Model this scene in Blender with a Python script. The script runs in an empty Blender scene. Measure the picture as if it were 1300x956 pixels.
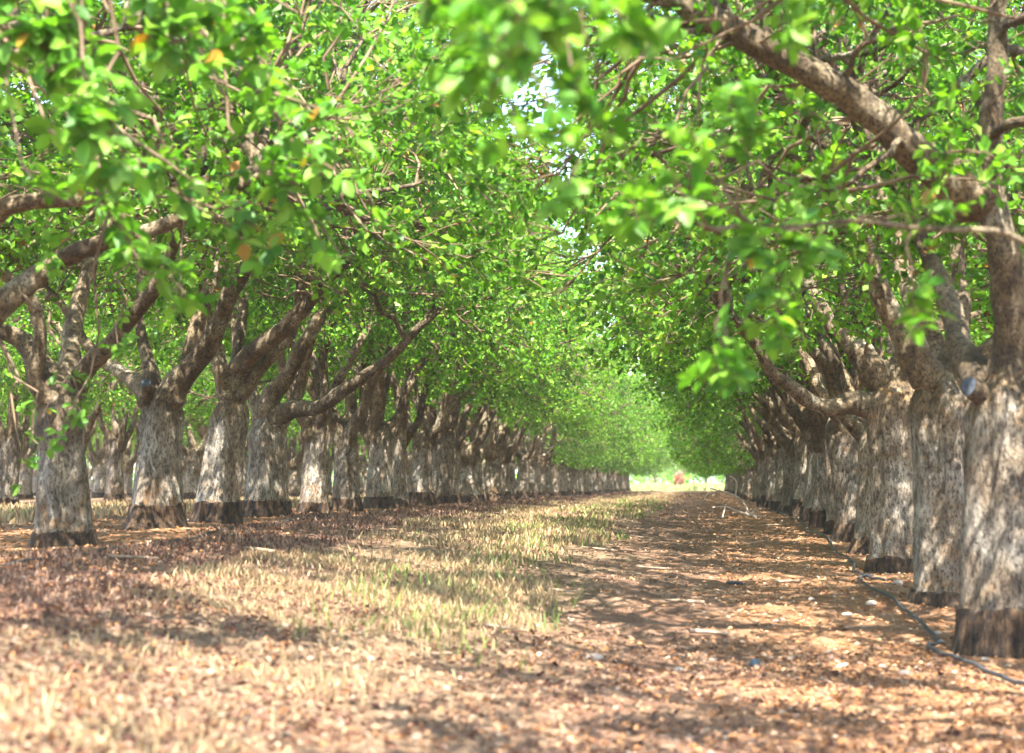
import bpy, math, random
import numpy as np
from mathutils import Vector, noise

random.seed(7)
rng = np.random.default_rng(11)
SC = bpy.context.scene
COL = SC.collection

# ------------------------------------------------------------------ camera, sky, sun, exposure
F_PX, W_PX, H_PX = 2400.0, 1300.0, 956.0
VPX, VPY = 890.0, 616.0                       # where the alley vanishes
EYE = 0.92
yaw = math.atan((VPX - W_PX / 2) / F_PX)
pitch = math.atan((VPY - H_PX / 2) / F_PX)
cam_d = bpy.data.cameras.new('camera'); cam = bpy.data.objects.new('camera', cam_d); COL.objects.link(cam)
cam.location = (0, 0, EYE)
cam.rotation_euler = (math.pi / 2 + pitch, 0, yaw)
cam_d.sensor_width = 36.0
cam_d.lens = 36.0 * F_PX / W_PX
cam_d.clip_start = 0.1; cam_d.clip_end = 5000
cam_d.dof.use_dof = True
cam_d.dof.focus_distance = 26.0
cam_d.dof.aperture_fstop = 2.0
SC.camera = cam

SUN = Vector((0.14, -0.58, 1.12)).normalized()
world = bpy.data.worlds.new('World'); SC.world = world; world.use_nodes = True
wn = world.node_tree.nodes; wl = world.node_tree.links; wn.clear()
sky = wn.new('ShaderNodeTexSky'); sky.sky_type = 'NISHITA'; sky.sun_disc = False
sky.sun_elevation = math.asin(SUN.z); sky.sun_rotation = math.atan2(SUN.x, SUN.y)
sky.dust_density = 1.5
bg = wn.new('ShaderNodeBackground'); bg.inputs['Strength'].default_value = 0.15
wo = wn.new('ShaderNodeOutputWorld')
wl.new(sky.outputs[0], bg.inputs[0]); wl.new(bg.outputs[0], wo.inputs[0])
sun_d = bpy.data.lights.new('sun', 'SUN'); sun_d.energy = 5.0; sun_d.angle = math.radians(0.5); sun_d.color = (1, .95, .86)
sun = bpy.data.objects.new('sun', sun_d); COL.objects.link(sun)
sun.rotation_euler = SUN.to_track_quat('Z', 'Y').to_euler(); sun.location = (20, -30, 60)
vs = SC.view_settings
vs.view_transform = 'Standard'; vs.look = 'None'; vs.gamma = 1.0; vs.use_curve_mapping = False
vs.exposure = 2.55
SC.cycles.max_bounces = 5; SC.cycles.diffuse_bounces = 4; SC.cycles.glossy_bounces = 1; SC.cycles.transmission_bounces = 4
SC.cycles.use_denoising = True
SC.cycles.sample_clamp_indirect = 6.0

# ------------------------------------------------------------------ picture helper: a pixel of the photograph as a direction in the place
cy_, sy_, cp_, sp_ = math.cos(yaw), math.sin(yaw), math.cos(pitch), math.sin(pitch)
RIGHT = np.array([cy_, sy_, 0]); FWD = np.array([-sy_ * cp_, cy_ * cp_, sp_]); UP = np.cross(RIGHT, FWD)
def ray(px, py):
    d = FWD + RIGHT * (px - W_PX / 2) / F_PX + UP * (H_PX / 2 - py) / F_PX
    return d / d[1]
def at(px, py, y):
    d = ray(px, py); return np.array([0, 0, EYE]) + d * y

# ------------------------------------------------------------------ ground shape
RY = np.array([-60, 6, 10, 13.6, 16.9, 21, 24.5, 31, 36, 44, 60, 100, 150, 200, 320, 3000.])
RZ = np.array([-.4, -.4, -.35, -.27, -.08, -.01, .09, .22, .29, .27, .25, .33, .45, .55, 1.3, 1.3])
LY = np.array([-60, 6, 10, 17.5, 20.5, 25, 60, 100, 150, 200, 320, 3000.])
LZ = np.array([.1, .2, .28, .38, .45, .49, .47, .42, .47, .55, 1.3, 1.3])
def ground_z(x, y):
    x = np.asarray(x, float); y = np.asarray(y, float)
    t = np.clip((x + 5.2) / 6.0, 0, 1); t = t * t * (3 - 2 * t)
    b = np.interp(y, LY, LZ) * (1 - t) + np.interp(y, RY, RZ) * t
    w = .012 * np.sin(1.7 * x + .9 * y) + .010 * np.sin(-2.3 * x + 1.3 * y + 1) + .006 * np.sin(5.1 * x + 3.7 * y) + .005 * np.sin(4.3 * y - 6.1 * x + 2)
    return b + w
def gz(x, y): return float(ground_z(x, y))
def on_ground(px, py):
    y = 6.0
    while y < 400:
        p = at(px, py, y)
        if p[2] <= gz(p[0], p[1]): break
        y += .05
    return p[0], p[1]

# ------------------------------------------------------------------ helpers
def tag(o, label=None, cat=None, group=None, kind=None):
    if label: o['label'] = label
    if cat: o['category'] = cat
    if group: o['group'] = group
    if kind: o['kind'] = kind
    return o
def link(o, parent=None):
    COL.objects.link(o)
    if parent is not None: o.parent = parent
    return o
def empty(name, loc, rz=0):
    o = bpy.data.objects.new(name, None); o.location = loc; o.rotation_euler = (0, 0, rz)
    o.empty_display_size = .2
    return link(o)
def mk_mesh(name, V, F, mat=None, col=None, smooth=True):
    """V (n,3); F list of (m,3)/(m,4) int arrays; col (n,3) vertex colours"""
    if not isinstance(F, list): F = [F]
    V = np.ascontiguousarray(V, np.float32)
    me = bpy.data.meshes.new(name)
    me.vertices.add(len(V)); me.vertices.foreach_set('co', V.ravel())
    loops = np.concatenate([f.ravel() for f in F]).astype(np.int32)
    tot = np.concatenate([np.full(len(f), f.shape[1], np.int32) for f in F])
    st = np.concatenate([[0], np.cumsum(tot)[:-1]]).astype(np.int32)
    me.loops.add(len(loops)); me.loops.foreach_set('vertex_index', loops)
    me.polygons.add(len(tot)); me.polygons.foreach_set('loop_start', st); me.polygons.foreach_set('loop_total', tot)
    me.polygons.foreach_set('use_smooth', np.full(len(tot), smooth))
    me.update(calc_edges=True)
    if col is not None:
        a = me.color_attributes.new('col', 'FLOAT_COLOR', 'POINT')
        c4 = np.ones((len(V), 4), np.float32); c4[:, :3] = col
        a.data.foreach_set('color', c4.ravel())
    if mat: me.materials.append(mat)
    return me
def mesh_obj(name, me, parent=None):
    return link(bpy.data.objects.new(name, me), parent)
def nrm(a): return a / np.maximum(np.linalg.norm(a, axis=-1, keepdims=True), 1e-9)
def rand_unit(n, r=None):
    return nrm((r or rng).normal(size=(n, 3)))
def vnoise(P, s=1.0, off=0.0):
    """cheap smooth pseudo-noise in about -1..1 from sums of sines"""
    P = np.asarray(P, float) * s + off
    x, y, z = P[..., 0], P[..., 1], P[..., 2]
    return (np.sin(x * 1.9 + 1.3 * np.sin(y * 1.1 + .5)) + np.sin(y * 2.1 + 1.7 * np.sin(z * .9 + 1.9)) + np.sin(z * 2.3 + 1.1 * np.sin(x * 1.3 + .2))) / 3 \
        + .35 * np.sin(3.7 * x + 2.9 * y + 1.2) * np.sin(3.1 * z - 2.7 * y)
def tubes(P, R, sides, r=None):
    """batch of tubes. P (N,k,3), R (N,k) -> verts, quads"""
    N, k, _ = P.shape
    T = nrm(np.gradient(P, axis=1))
    D = nrm(P[:, -1] - P[:, 0])
    ref = nrm(np.cross(D, rand_unit(N, r)))[:, None, :]
    B = nrm(np.cross(T, np.broadcast_to(ref, T.shape))); A = np.cross(B, T)
    an = np.arange(sides) / sides * 2 * np.pi
    V = P[:, :, None, :] + R[:, :, None, None] * (np.cos(an)[None, None, :, None] * A[:, :, None, :] + np.sin(an)[None, None, :, None] * B[:, :, None, :])
    idx = np.arange(N * k * sides).reshape(N, k, sides)
    nx = np.roll(idx, -1, axis=2)
    Q = np.stack([idx[:, :-1], nx[:, :-1], nx[:, 1:], idx[:, 1:]], -1).reshape(-1, 4)
    return V.reshape(-1, 3), Q
def catmull(pts, n):
    p = np.array(pts, float)
    p = np.vstack([2 * p[0] - p[1], p, 2 * p[-1] - p[-2]])
    seg = len(p) - 3; out = []
    for t in np.linspace(0, seg - 1e-6, n):
        i = int(t); u = t - i
        a, b, c, d = p[i:i + 4]
        out.append(.5 * ((2 * b) + (c - a) * u + (2 * a - 5 * b + 4 * c - d) * u * u + (3 * b - a - 3 * c + d) * u ** 3))
    return np.array(out)
class Acc:
    def __init__(s): s.V = []; s.F = []; s.C = []; s.n = 0
    def add(s, V, F, C=None):
        s.V.append(V); s.F.append(F + s.n); s.n += len(V)
        if C is not None: s.C.append(C)
    def mesh(s, name, mat, smooth=True):
        return mk_mesh(name, np.concatenate(s.V), s.F, mat, np.concatenate(s.C) if s.C else None, smooth)

# ------------------------------------------------------------------ materials
def new_mat(name):
    m = bpy.data.materials.new(name); m.use_nodes = True
    nt = m.node_tree; nt.nodes.clear()
    out = nt.nodes.new('ShaderNodeOutputMaterial'); b = nt.nodes.new('ShaderNodeBsdfPrincipled')
    nt.links.new(b.outputs[0], out.inputs[0])
    return m, nt, b, out
def N(nt, t, **kw):
    n = nt.nodes.new('ShaderNode' + t)
    for k, v in kw.items():
        if k in n.inputs: n.inputs[k].default_value = v
        else: setattr(n, k, v)
    return n
def noise_n(nt, vec, scale, detail=4, rough=.6):
    n = N(nt, 'TexNoise'); n.inputs['Scale'].default_value = scale; n.inputs['Detail'].default_value = detail; n.inputs['Roughness'].default_value = rough
    nt.links.new(vec, n.inputs['Vector']); return n.outputs['Fac']
def ramp(nt, fac, stops):
    n = N(nt, 'ValToRGB'); e = n.color_ramp.elements
    while len(e) < len(stops): e.new(.5)
    for i, (p, c) in enumerate(stops):
        e[i].position = p; e[i].color = (*c, 1) if len(c) == 3 else c
    nt.links.new(fac, n.inputs[0]); return n.outputs[0]
def mixc(nt, fac, a, b, mode='MIX'):
    n = N(nt, 'Mix', data_type='RGBA', blend_type=mode)
    for s, v in ((0, fac), (6, a), (7, b)):
        if isinstance(v, (int, float)): n.inputs[s].default_value = v
        elif isinstance(v, tuple): n.inputs[s].default_value = (*v, 1)
        else: nt.links.new(v, n.inputs[s])
    return n.outputs[2]
def math_n(nt, op, a, b=None, c=None):
    n = N(nt, 'Math', operation=op)
    for i, v in enumerate((a, b, c)):
        if v is None: continue
        if isinstance(v, (int, float)): n.inputs[i].default_value = v
        else: nt.links.new(v, n.inputs[i])
    return n.outputs[0]
def mapping(nt, vec, sc):
    n = N(nt, 'Mapping'); n.inputs['Scale'].default_value = sc; nt.links.new(vec, n.inputs[0]); return n.outputs[0]
def bump(nt, h, b, strength=.5, dist=.02):
    n = N(nt, 'Bump'); n.inputs['Strength'].default_value = strength; n.inputs['Distance'].default_value = dist
    nt.links.new(h, n.inputs['Height']); nt.links.new(n.outputs[0], b.inputs['Normal'])
def obj_coord(nt): return N(nt, 'TexCoord').outputs['Object']
def obj_rand(nt): return N(nt, 'ObjectInfo').outputs['Random']
def offset_vec(nt, vec, rnd):
    c = N(nt, 'CombineXYZ'); 
    m = math_n(nt, 'MULTIPLY', rnd, 37.0)
    for i in range(3): nt.links.new(m, c.inputs[i])
    a = N(nt, 'VectorMath', operation='ADD'); nt.links.new(vec, a.inputs[0]); nt.links.new(c.outputs[0], a.inputs[1])
    return a.outputs[0]

def mat_bark(name, limb=False):
    m, nt, b, out = new_mat(name)
    oc = obj_coord(nt); rnd = obj_rand(nt); v = offset_vec(nt, oc, rnd)
    vs_ = mapping(nt, v, (1, 1, .42) if not limb else (1, 1, .7))
    big = noise_n(nt, v, 2.6, 5, .65)
    streak = noise_n(nt, vs_, 13, 6, .7)
    fine = noise_n(nt, vs_, 46, 5, .7)
    if limb:
        base = ramp(nt, big, [(.30, (.055, .035, .015)), (.43, (.15, .10, .046)), (.56, (.28, .215, .125)), (.71, (.43, .385, .29))])
    else:
        base = ramp(nt, big, [(.30, (.16, .105, .06)), (.42, (.27, .205, .14)), (.54, (.35, .30, .235)), (.72, (.45, .41, .345))])
    dark = ramp(nt, streak, [(.40, (0, 0, 0)), (.56, (1, 1, 1))])
    c = mixc(nt, dark, mixc(nt, .72, base, (.055, .038, .026)), base)
    if not limb:
        # towards the fork the bark turns brown and rough like the limbs
        gen = N(nt, 'SeparateXYZ'); nt.links.new(N(nt, 'TexCoord').outputs['Generated'], gen.inputs[0])
        hd = math_n(nt, 'ADD', gen.outputs[2], math_n(nt, 'MULTIPLY_ADD', noise_n(nt, v, 6, 5, .7), 1.3, -.65))
        top = ramp(nt, big, [(.3, (.08, .05, .023)), (.5, (.18, .12, .058)), (.7, (.31, .24, .15))])
        c = mixc(nt, ramp(nt, hd, [(.56, (0, 0, 0)), (.98, (1, 1, 1))]), c, mixc(nt, 1.0, top, mixc(nt, .6, (1, 1, 1), dark), 'MULTIPLY'))
    f2 = ramp(nt, fine, [(.38, (.22, .20, .18)), (.52, (1, 1, 1))])
    c = mixc(nt, 1.0, c, f2, 'MULTIPLY')
    # rusty lichen and dirt, stronger near the foot of the trunk
    sep = N(nt, 'SeparateXYZ'); nt.links.new(oc, sep.inputs[0])
    lic = noise_n(nt, v, 7.0, 6, .75)
    if not limb:
        foot = math_n(nt, 'MULTIPLY_ADD', sep.outputs[2], -.30, .16)
        head = math_n(nt, 'MULTIPLY_ADD', sep.outputs[2], .12, -.14)
        foot = math_n(nt, 'MINIMUM', math_n(nt, 'MAXIMUM', math_n(nt, 'MAXIMUM', foot, head), 0.0), .22)
        lic = math_n(nt, 'ADD', lic, foot)
    lf = ramp(nt, lic, [(.60, (0, 0, 0)), (.70, (1, 1, 1))])
    c = mixc(nt, math_n(nt, 'MULTIPLY', lf, .7), c, mixc(nt, 1.0, (.29, .15, .05), f2, 'MULTIPLY'))
    # each tree a little lighter or darker
    tone = math_n(nt, 'MULTIPLY_ADD', rnd, .4, .8)
    cc = N(nt, 'CombineXYZ')
    for i in range(3): nt.links.new(tone, cc.inputs[i])
    c = mixc(nt, 1.0, c, cc.outputs[0], 'MULTIPLY')
    nt.links.new(c, b.inputs['Base Color']); b.inputs['Roughness'].default_value = .9
    h = math_n(nt, 'ADD', streak, math_n(nt, 'MULTIPLY', fine, .5))
    bump(nt, h, b, 1.0, .05)
    return m
def mat_rootstock():
    m, nt, b, out = new_mat('rootstock_bark')
    oc = obj_coord(nt); v = offset_vec(nt, oc, obj_rand(nt)); vs_ = mapping(nt, v, (1, 1, .22))
    s = noise_n(nt, vs_, 24, 5, .7); f = noise_n(nt, v, 60, 4, .7)
    c = ramp(nt, s, [(.36, (.007, .004, .002)), (.48, (.034, .018, .008)), (.6, (.10, .055, .024)), (.75, (.18, .11, .052))])
    nt.links.new(c, b.inputs['Base Color']); b.inputs['Roughness'].default_value = .95
    bump(nt, math_n(nt, 'ADD', s, math_n(nt, 'MULTIPLY', f, .3)), b, 1.0, .05)
    return m
def mat_attr(name, rough=.8, transl=0.0, spec=.3, tcol=(1.15, 1.25, .55), speck=None, hue=False):
    m, nt, b, out = new_mat(name)
    a = N(nt, 'Attribute', attribute_name='col').outputs['Color']
    c = a
    if speck:
        n = noise_n(nt, obj_coord(nt), speck, 3)
        c = mixc(nt, 1.0, a, ramp(nt, n, [(.3, (.65, .65, .65)), (.7, (1.25, 1.25, 1.25))]), 'MULTIPLY')
    if hue:
        c = mixc(nt, 1.0, c, ramp(nt, obj_rand(nt), [(0, (.85, .9, .9)), (.5, (1, 1, 1)), (1, (1.12, 1.06, 1.0))]), 'MULTIPLY')
    nt.links.new(c, b.inputs['Base Color']); b.inputs['Roughness'].default_value = rough
    b.inputs['Specular IOR Level'].default_value = spec
    if transl:
        t = N(nt, 'BsdfTranslucent'); nt.links.new(mixc(nt, 1.0, c, tcol, 'MULTIPLY'), t.inputs[0])
        mx = N(nt, 'MixShader'); mx.inputs[0].default_value = transl
        nt.links.new(b.outputs[0], mx.inputs[1]); nt.links.new(t.outputs[0], mx.inputs[2]); nt.links.new(mx.outputs[0], out.inputs[0])
    return m
def mat_plain(name, c1, c2, scale=20, rough=.8, bmp=.3, spec=.3, dist=.01):
    m, nt, b, out = new_mat(name)
    v = offset_vec(nt, obj_coord(nt), obj_rand(nt)); n = noise_n(nt, v, scale, 5)
    nt.links.new(ramp(nt, n, [(.35, c1), (.65, c2)]), b.inputs['Base Color'])
    b.inputs['Roughness'].default_value = rough; b.inputs['Specular IOR Level'].default_value = spec
    if bmp: bump(nt, n, b, bmp, dist)
    return m
def mat_near_leaf():
    m, nt, b, out = new_mat('near_leaf')
    r = obj_rand(nt)
    n = noise_n(nt, obj_coord(nt), 40, 3)
    c = ramp(nt, r, [(0, (.05, .165, .014)), (.35, (.10, .25, .02)), (.7, (.15, .32, .03)), (.993, (.20, .37, .045)), (.996, (.42, .27, .03)), (1, (.36, .18, .03))])
    c = mixc(nt, .35, c, mixc(nt, 1.0, c, ramp(nt, n, [(.3, (.6, .6, .6)), (.7, (1.2, 1.2, 1.2))]), 'MULTIPLY'))
    nt.links.new(c, b.inputs['Base Color']); b.inputs['Roughness'].default_value = .45; b.inputs['Specular IOR Level'].default_value = .35
    t = N(nt, 'BsdfTranslucent'); nt.links.new(mixc(nt, 1.0, c, (1.15, 1.3, .5), 'MULTIPLY'), t.inputs[0])
    mx = N(nt, 'MixShader'); mx.inputs[0].default_value = .42
    nt.links.new(b.outputs[0], mx.inputs[1]); nt.links.new(t.outputs[0], mx.inputs[2]); nt.links.new(mx.outputs[0], out.inputs[0])
    return m
def mat_ground():
    m, nt, b, out = new_mat('orchard_soil')
    g = N(nt, 'NewGeometry').outputs['Position']
    sep = N(nt, 'SeparateXYZ'); nt.links.new(g, sep.inputs[0]); X, Y = sep.outputs[0], sep.outputs[1]
    n1 = noise_n(nt, g, .9, 5); n2 = noise_n(nt, g, 5, 6, .7); n3 = noise_n(nt, g, 38, 4, .75)
    soil = ramp(nt, n2, [(.3, (.165, .075, .034)), (.5, (.28, .145, .072)), (.7, (.38, .24, .14))])
    lit = ramp(nt, n2, [(.3, (.10, .05, .03)), (.5, (.20, .115, .072)), (.7, (.32, .215, .14))])
    straw = ramp(nt, n2, [(.3, (.13, .08, .048)), (.55, (.23, .155, .095)), (.75, (.33, .245, .155))])
    # litter lies in the middle of the alley and fades towards the rows; period = row spacing
    xw = math_n(nt, 'ADD', X, math_n(nt, 'MULTIPLY_ADD', n1, 2.6, -1.3))
    ph = math_n(nt, 'MULTIPLY', math_n(nt, 'ADD', xw, 2.35), 2 * math.pi / 8.0)
    cs = math_n(nt, 'COSINE', ph)              # 1 on the grass strip, -1 on the tree row
    c = mixc(nt, ramp(nt, math_n(nt, 'MULTIPLY_ADD', cs, .5, .5), [(.12, (0, 0, 0)), (.4, (1, 1, 1))]), soil, lit)
    c = mixc(nt, ramp(nt, math_n(nt, 'MULTIPLY_ADD', cs, .5, .5), [(.66, (0, 0, 0)), (.84, (1, 1, 1))]), c, straw)
    f = ramp(nt, n3, [(.3, (.5, .5, .5)), (.6, (1.1, 1.1, 1.1))])
    c = mixc(nt, 1.0, c, f, 'MULTIPLY')
    mead = ramp(nt, n1, [(.35, (.22, .27, .08)), (.65, (.36, .36, .15))])
    far = N(nt, 'MapRange'); far.inputs[1].default_value = 150; far.inputs[2].default_value = 165; nt.links.new(Y, far.inputs[0])
    c = mixc(nt, far.outputs[0], c, mead)
    nt.links.new(c, b.inputs['Base Color']); b.inputs['Roughness'].default_value = .95; b.inputs['Specular IOR Level'].default_value = .15
    bump(nt, math_n(nt, 'ADD', n3, math_n(nt, 'MULTIPLY', n2, 2.0)), b, .9, .04)
    return m

M_TRUNK = mat_bark('trunk_bark'); M_LIMB = mat_bark('limb_bark', True); M_ROOT = mat_rootstock()
M_TWIG = mat_plain('twig_bark', (.07, .038, .018), (.21, .15, .095), 3.0, .8, 0)
M_LEAF = mat_attr('orchard_leaf', .48, .5, .35, (1.25, 1.25, .5), hue=True)
M_NEAR = mat_near_leaf()
M_CUT = mat_plain('painted_cut', (.03, .035, .045), (.085, .10, .125), 30, .8, .5, .15)
M_GRASS = mat_attr('dry_grass', .7, .35, .2, (1, 1, .9))
M_CLOD = mat_attr('soil_clod', .95, 0, .1, speck=60)
M_LITTER = mat_attr('litter', .85, .15, .2, (1, 1, 1))
M_HOSE = mat_plain('hose_plastic', (.018, .020, .024), (.05, .052, .058), 25, .5, .1, .5)
M_DEAD = mat_plain('dead_wood', (.34, .27, .21), (.58, .50, .42), 14, .85, .4)
M_STICK = mat_plain('stick_wood', (.16, .10, .06), (.42, .31, .22), 14, .85, .4)
M_STONE = mat_plain('stone', (.30, .23, .17), (.46, .38, .31), 18, .9, .4)

# ------------------------------------------------------------------ ground
def build_ground():
    xs = np.concatenate([[-2500, -1200, -600, -300, -150, -90, -60], np.arange(-42, -14, 1.0), np.arange(-14, -7.5, .25), np.arange(-7.5, 3.6, .075), np.arange(3.6, 10, .3), np.arange(10, 30, 1.5), [40, 70, 150, 300, 600, 1200, 2500]])
    ys = [-2500, -1000, -300, -80, -20, 0, 2, 4, 5]
    y = 5.2
    while y < 70: ys.append(y); y *= 1.0065
    while y < 3000: ys.append(y); y *= 1.05
    ys = np.array(ys)
    X, Y = np.meshgrid(xs, ys)
    Z = ground_z(X, Y)
    near = (Y > 4) & (Y < 60) & (np.abs(X + 2) < 6)
    rough = vnoise(np.stack([X, Y, X * 0 + 3], -1), 9) * .010 + vnoise(np.stack([Y, X, X * 0 + 7], -1), 23) * .007
    Z = Z + np.where(near, rough, 0)
    V = np.stack([X, Y, Z], -1).reshape(-1, 3)
    ny, nx = X.shape
    i = np.arange(ny * nx).reshape(ny, nx)
    Q = np.stack([i[:-1, :-1], i[:-1, 1:], i[1:, 1:], i[1:, :-1]], -1).reshape(-1, 4)
    o = mesh_obj('ground', mk_mesh('ground', V, Q, mat_ground()))
    tag(o, 'orange soil of the orchard floor with litter and a straw coloured strip', 'ground', kind='structure')
build_ground()

# ------------------------------------------------------------------ trees
def leaf_cols(n, r):
    base = np.array([[.042, .14, .009], [.085, .235, .013], [.13, .31, .020], [.19, .38, .034], [.27, .44, .06]])
    c = base[r.choice(5, n, p=[.14, .28, .30, .20, .08])] * r.uniform(.85, 1.15, (n, 1))
    odd = r.random(n) < .008
    c[odd] = np.array([.38, .19, .03]) * r.uniform(.6, 1.1, (odd.sum(), 1))
    return c
def leaflets(Pb, D, Nn, L, Wd, col, fold, four):
    """Pb base points, D direction, Nn normal, L length, Wd width"""
    S = nrm(np.cross(D, Nn)); n = len(Pb)
    L = L[:, None]; Wd = Wd[:, None]; fold = fold[:, None]
    up = nrm(np.cross(S, D)) * Wd * fold
    if four:
        a = Pb; tip = Pb + D * L - up * .25; mid = Pb + D * L * .52
        l = Pb + D * L * .48 + S * Wd * .5 + up; r_ = Pb + D * L * .48 - S * Wd * .5 + up
        V = np.stack([a, r_, tip, l, mid], 1).reshape(-1, 3); i = np.arange(n)[:, None] * 5
        F = np.concatenate([i + [0, 1, 4], i + [1, 2, 4], i + [2, 3, 4], i + [3, 0, 4]]); k = 5
    else:
        V = np.stack([Pb, Pb + D * L * .5 - S * Wd * .5 + up, Pb + D * L, Pb + D * L * .5 + S * Wd * .5 + up], 1).reshape(-1, 3)
        i = np.arange(n)[:, None] * 4; F = np.concatenate([i + [0, 1, 2], i + [0, 2, 3]]); k = 4
    return V, F, np.repeat(col, k, 0)

def bez(P0, T, Q, k, r, wob):
    """curved paths from P0 (tangent T) to Q: (N,k,3)"""
    d = Q - P0; ln = np.linalg.norm(d, axis=1, keepdims=True)
    P1 = P0 + (T * .45 + nrm(d) * .25) * ln * .5 + r.normal(size=d.shape) * ln * .06
    P2 = Q - nrm(d + np.array([0, 0, .25]) * ln) * ln * .3 + r.normal(size=d.shape) * ln * .08
    t = np.linspace(0, 1, k)[None, :, None]
    C = P0[:, None] * (1 - t) ** 3 + 3 * P1[:, None] * t * (1 - t) ** 2 + 3 * P2[:, None] * t * t * (1 - t) + Q[:, None] * t ** 3
    w = r.normal(size=C.shape) * wob * ln[:, None] * np.sin(np.pi * t)
    return C + w

def attach(Q, pts, tan, ids, fork, lim=.97):
    dq = np.linalg.norm(Q - fork, axis=1); dp = np.linalg.norm(pts - fork, axis=1)
    out = np.empty(len(Q), int)
    for a in range(0, len(Q), 400):
        D = np.linalg.norm(Q[a:a + 400, None] - pts[None], axis=2)
        D = D + np.where(dp[None] > dq[a:a + 400, None] * lim, 50.0, 0)
        out[a:a + 400] = D.argmin(1)
    return pts[out], tan[out], ids[out]

def envelope(n, r, rx, ry, zc, rz, zmin, shell=1.0):
    P = []
    while len(P) < n:
        q = r.uniform(-1, 1, (n * 3, 3)); d = np.linalg.norm(q, axis=1)
        lump = 1 + .16 * vnoise(nrm(q), 3.1, r.uniform(0, 50))
        q = q[(d < lump) & (r.random(len(q)) < (d ** shell))]
        q = q * [rx, ry, rz] + [0, 0, zc]
        rad = np.hypot(q[:, 0] / rx, q[:, 1] / ry)
        low = zmin + 1.3 * np.clip(1 - rad, 0, 1) ** .8
        q = q[q[:, 2] > low]
        P.extend(q)
    return np.array(P[:n])

def make_trunk_meshes(r, h, r0, r1, lean, collar, hi, seed):
    """rootstock (dark collar) and pale trunk above it"""
    def radius(z):
        t = z / h
        rr = r0 + (r1 - r0) * min(1, t * 1.5) ** .8
        if t > .62: rr += (t - .62) * .30 * r0                   # swelling under the fork
        return rr
    sides = 56 if hi else 26
    def ring_mesh(z0, z1, rings, kind, cap):
        V = []
        for j in range(rings):
            z = z0 + (z1 - z0) * j / (rings - 1)
            for i in range(sides):
                a = 2 * math.pi * i / sides
                rr = radius(max(0, z))
                p = Vector((math.cos(a) * 1.6, math.sin(a) * 1.6, z * .8 + seed))
                lump = noise.noise(p * .9) * .22 + noise.noise(Vector((p.x * 1.7, p.y * 1.7, z * .9 + seed))) * .16 + noise.noise(Vector((p.x * 3.2, p.y * 3.2, z * 4.5 + seed))) * .045
                if kind == 'root':
                    fur = noise.noise(Vector((math.cos(a) * 11, math.sin(a) * 11, z * 4 + seed))) * .035
                    rr = rr * (1 + lump + fur) * (1.085 + .02 * noise.noise(Vector((p.x * 3, p.y * 3, seed)))) + max(0, .12 - z) * .22
                else:
                    fur = noise.noise(Vector((math.cos(a) * 7, math.sin(a) * 7, z * 1.6 + seed))) * .022
                    rr = rr * (1 + lump + fur)
                    if z > h - .34: rr *= max(.42, 1 - ((z - h + .34) / .54) ** 2.0)
                zz = z
                if kind == 'root' and j == rings - 1: zz += noise.noise(Vector((math.cos(a) * 4, math.sin(a) * 4, seed))) * .04 + noise.noise(Vector((math.cos(a) * 14, math.sin(a) * 14, seed))) * .014
                lx = lean[0] * (max(0, z) / h) ** 1.3; ly = lean[1] * (max(0, z) / h) ** 1.3
                V.append((math.cos(a) * rr + lx, math.sin(a) * rr + ly, zz))
        V = np.array(V)
        i = np.arange(rings * sides).reshape(rings, sides); nx = np.roll(i, -1, 1)
        Q = np.stack([i[:-1], nx[:-1], nx[1:], i[1:]], -1).reshape(-1, 4)
        F = [Q]
        top = V[-sides:].mean(0) + [0, 0, .03 if kind != 'root' else -.01]
        V = np.vstack([V, top]); k = len(V) - 1
        F.append(np.stack([i[-1], nx[-1], np.full(sides, k)], -1))
        return V, F
    rings = 46 if hi else 20
    Vr, Fr = ring_mesh(-.12, collar, 14 if hi else 6, 'root', True)
    Vt, Ft = ring_mesh(collar - .05, h + .06, rings, 'trunk', True)
    return mk_mesh('rootstock', Vr, Fr, M_ROOT), mk_mesh('trunk', Vt, Ft, M_TRUNK)

def rand_limbs(r, h, rx, ry, n):
    limbs = []; a0 = r.uniform(0, 6.28)
    for i in range(n):
        a = a0 + i * 2 * math.pi / n + r.uniform(-.35, .35)
        reach = r.uniform(.45, .68); top = r.uniform(1.5, 2.9)
        ex, ey = math.cos(a) * rx * reach, math.sin(a) * ry * reach
        p = [(math.cos(a) * .05, math.sin(a) * .05, h - .42), (ex * .08, ey * .08, h - .12), (ex * .2, ey * .2, h + .18)]
        for t in (.4, .7, 1.0):
            j = r.normal(0, .13, 3)
            p.append((ex * t + j[0], ey * t + j[1], h + .14 + top * t ** .95 + j[2]))
        limbs.append((p, r.uniform(.095, .135)))
    limbs.append(([(0, 0, h - .2), (r.uniform(-.15, .15), r.uniform(-.15, .15), h + .5), (r.uniform(-.4, .4), r.uniform(-.3, .3), h + 1.5), (r.uniform(-.6, .6), r.uniform(-.5, .5), h + 2.6)], .11))
    return limbs

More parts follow.
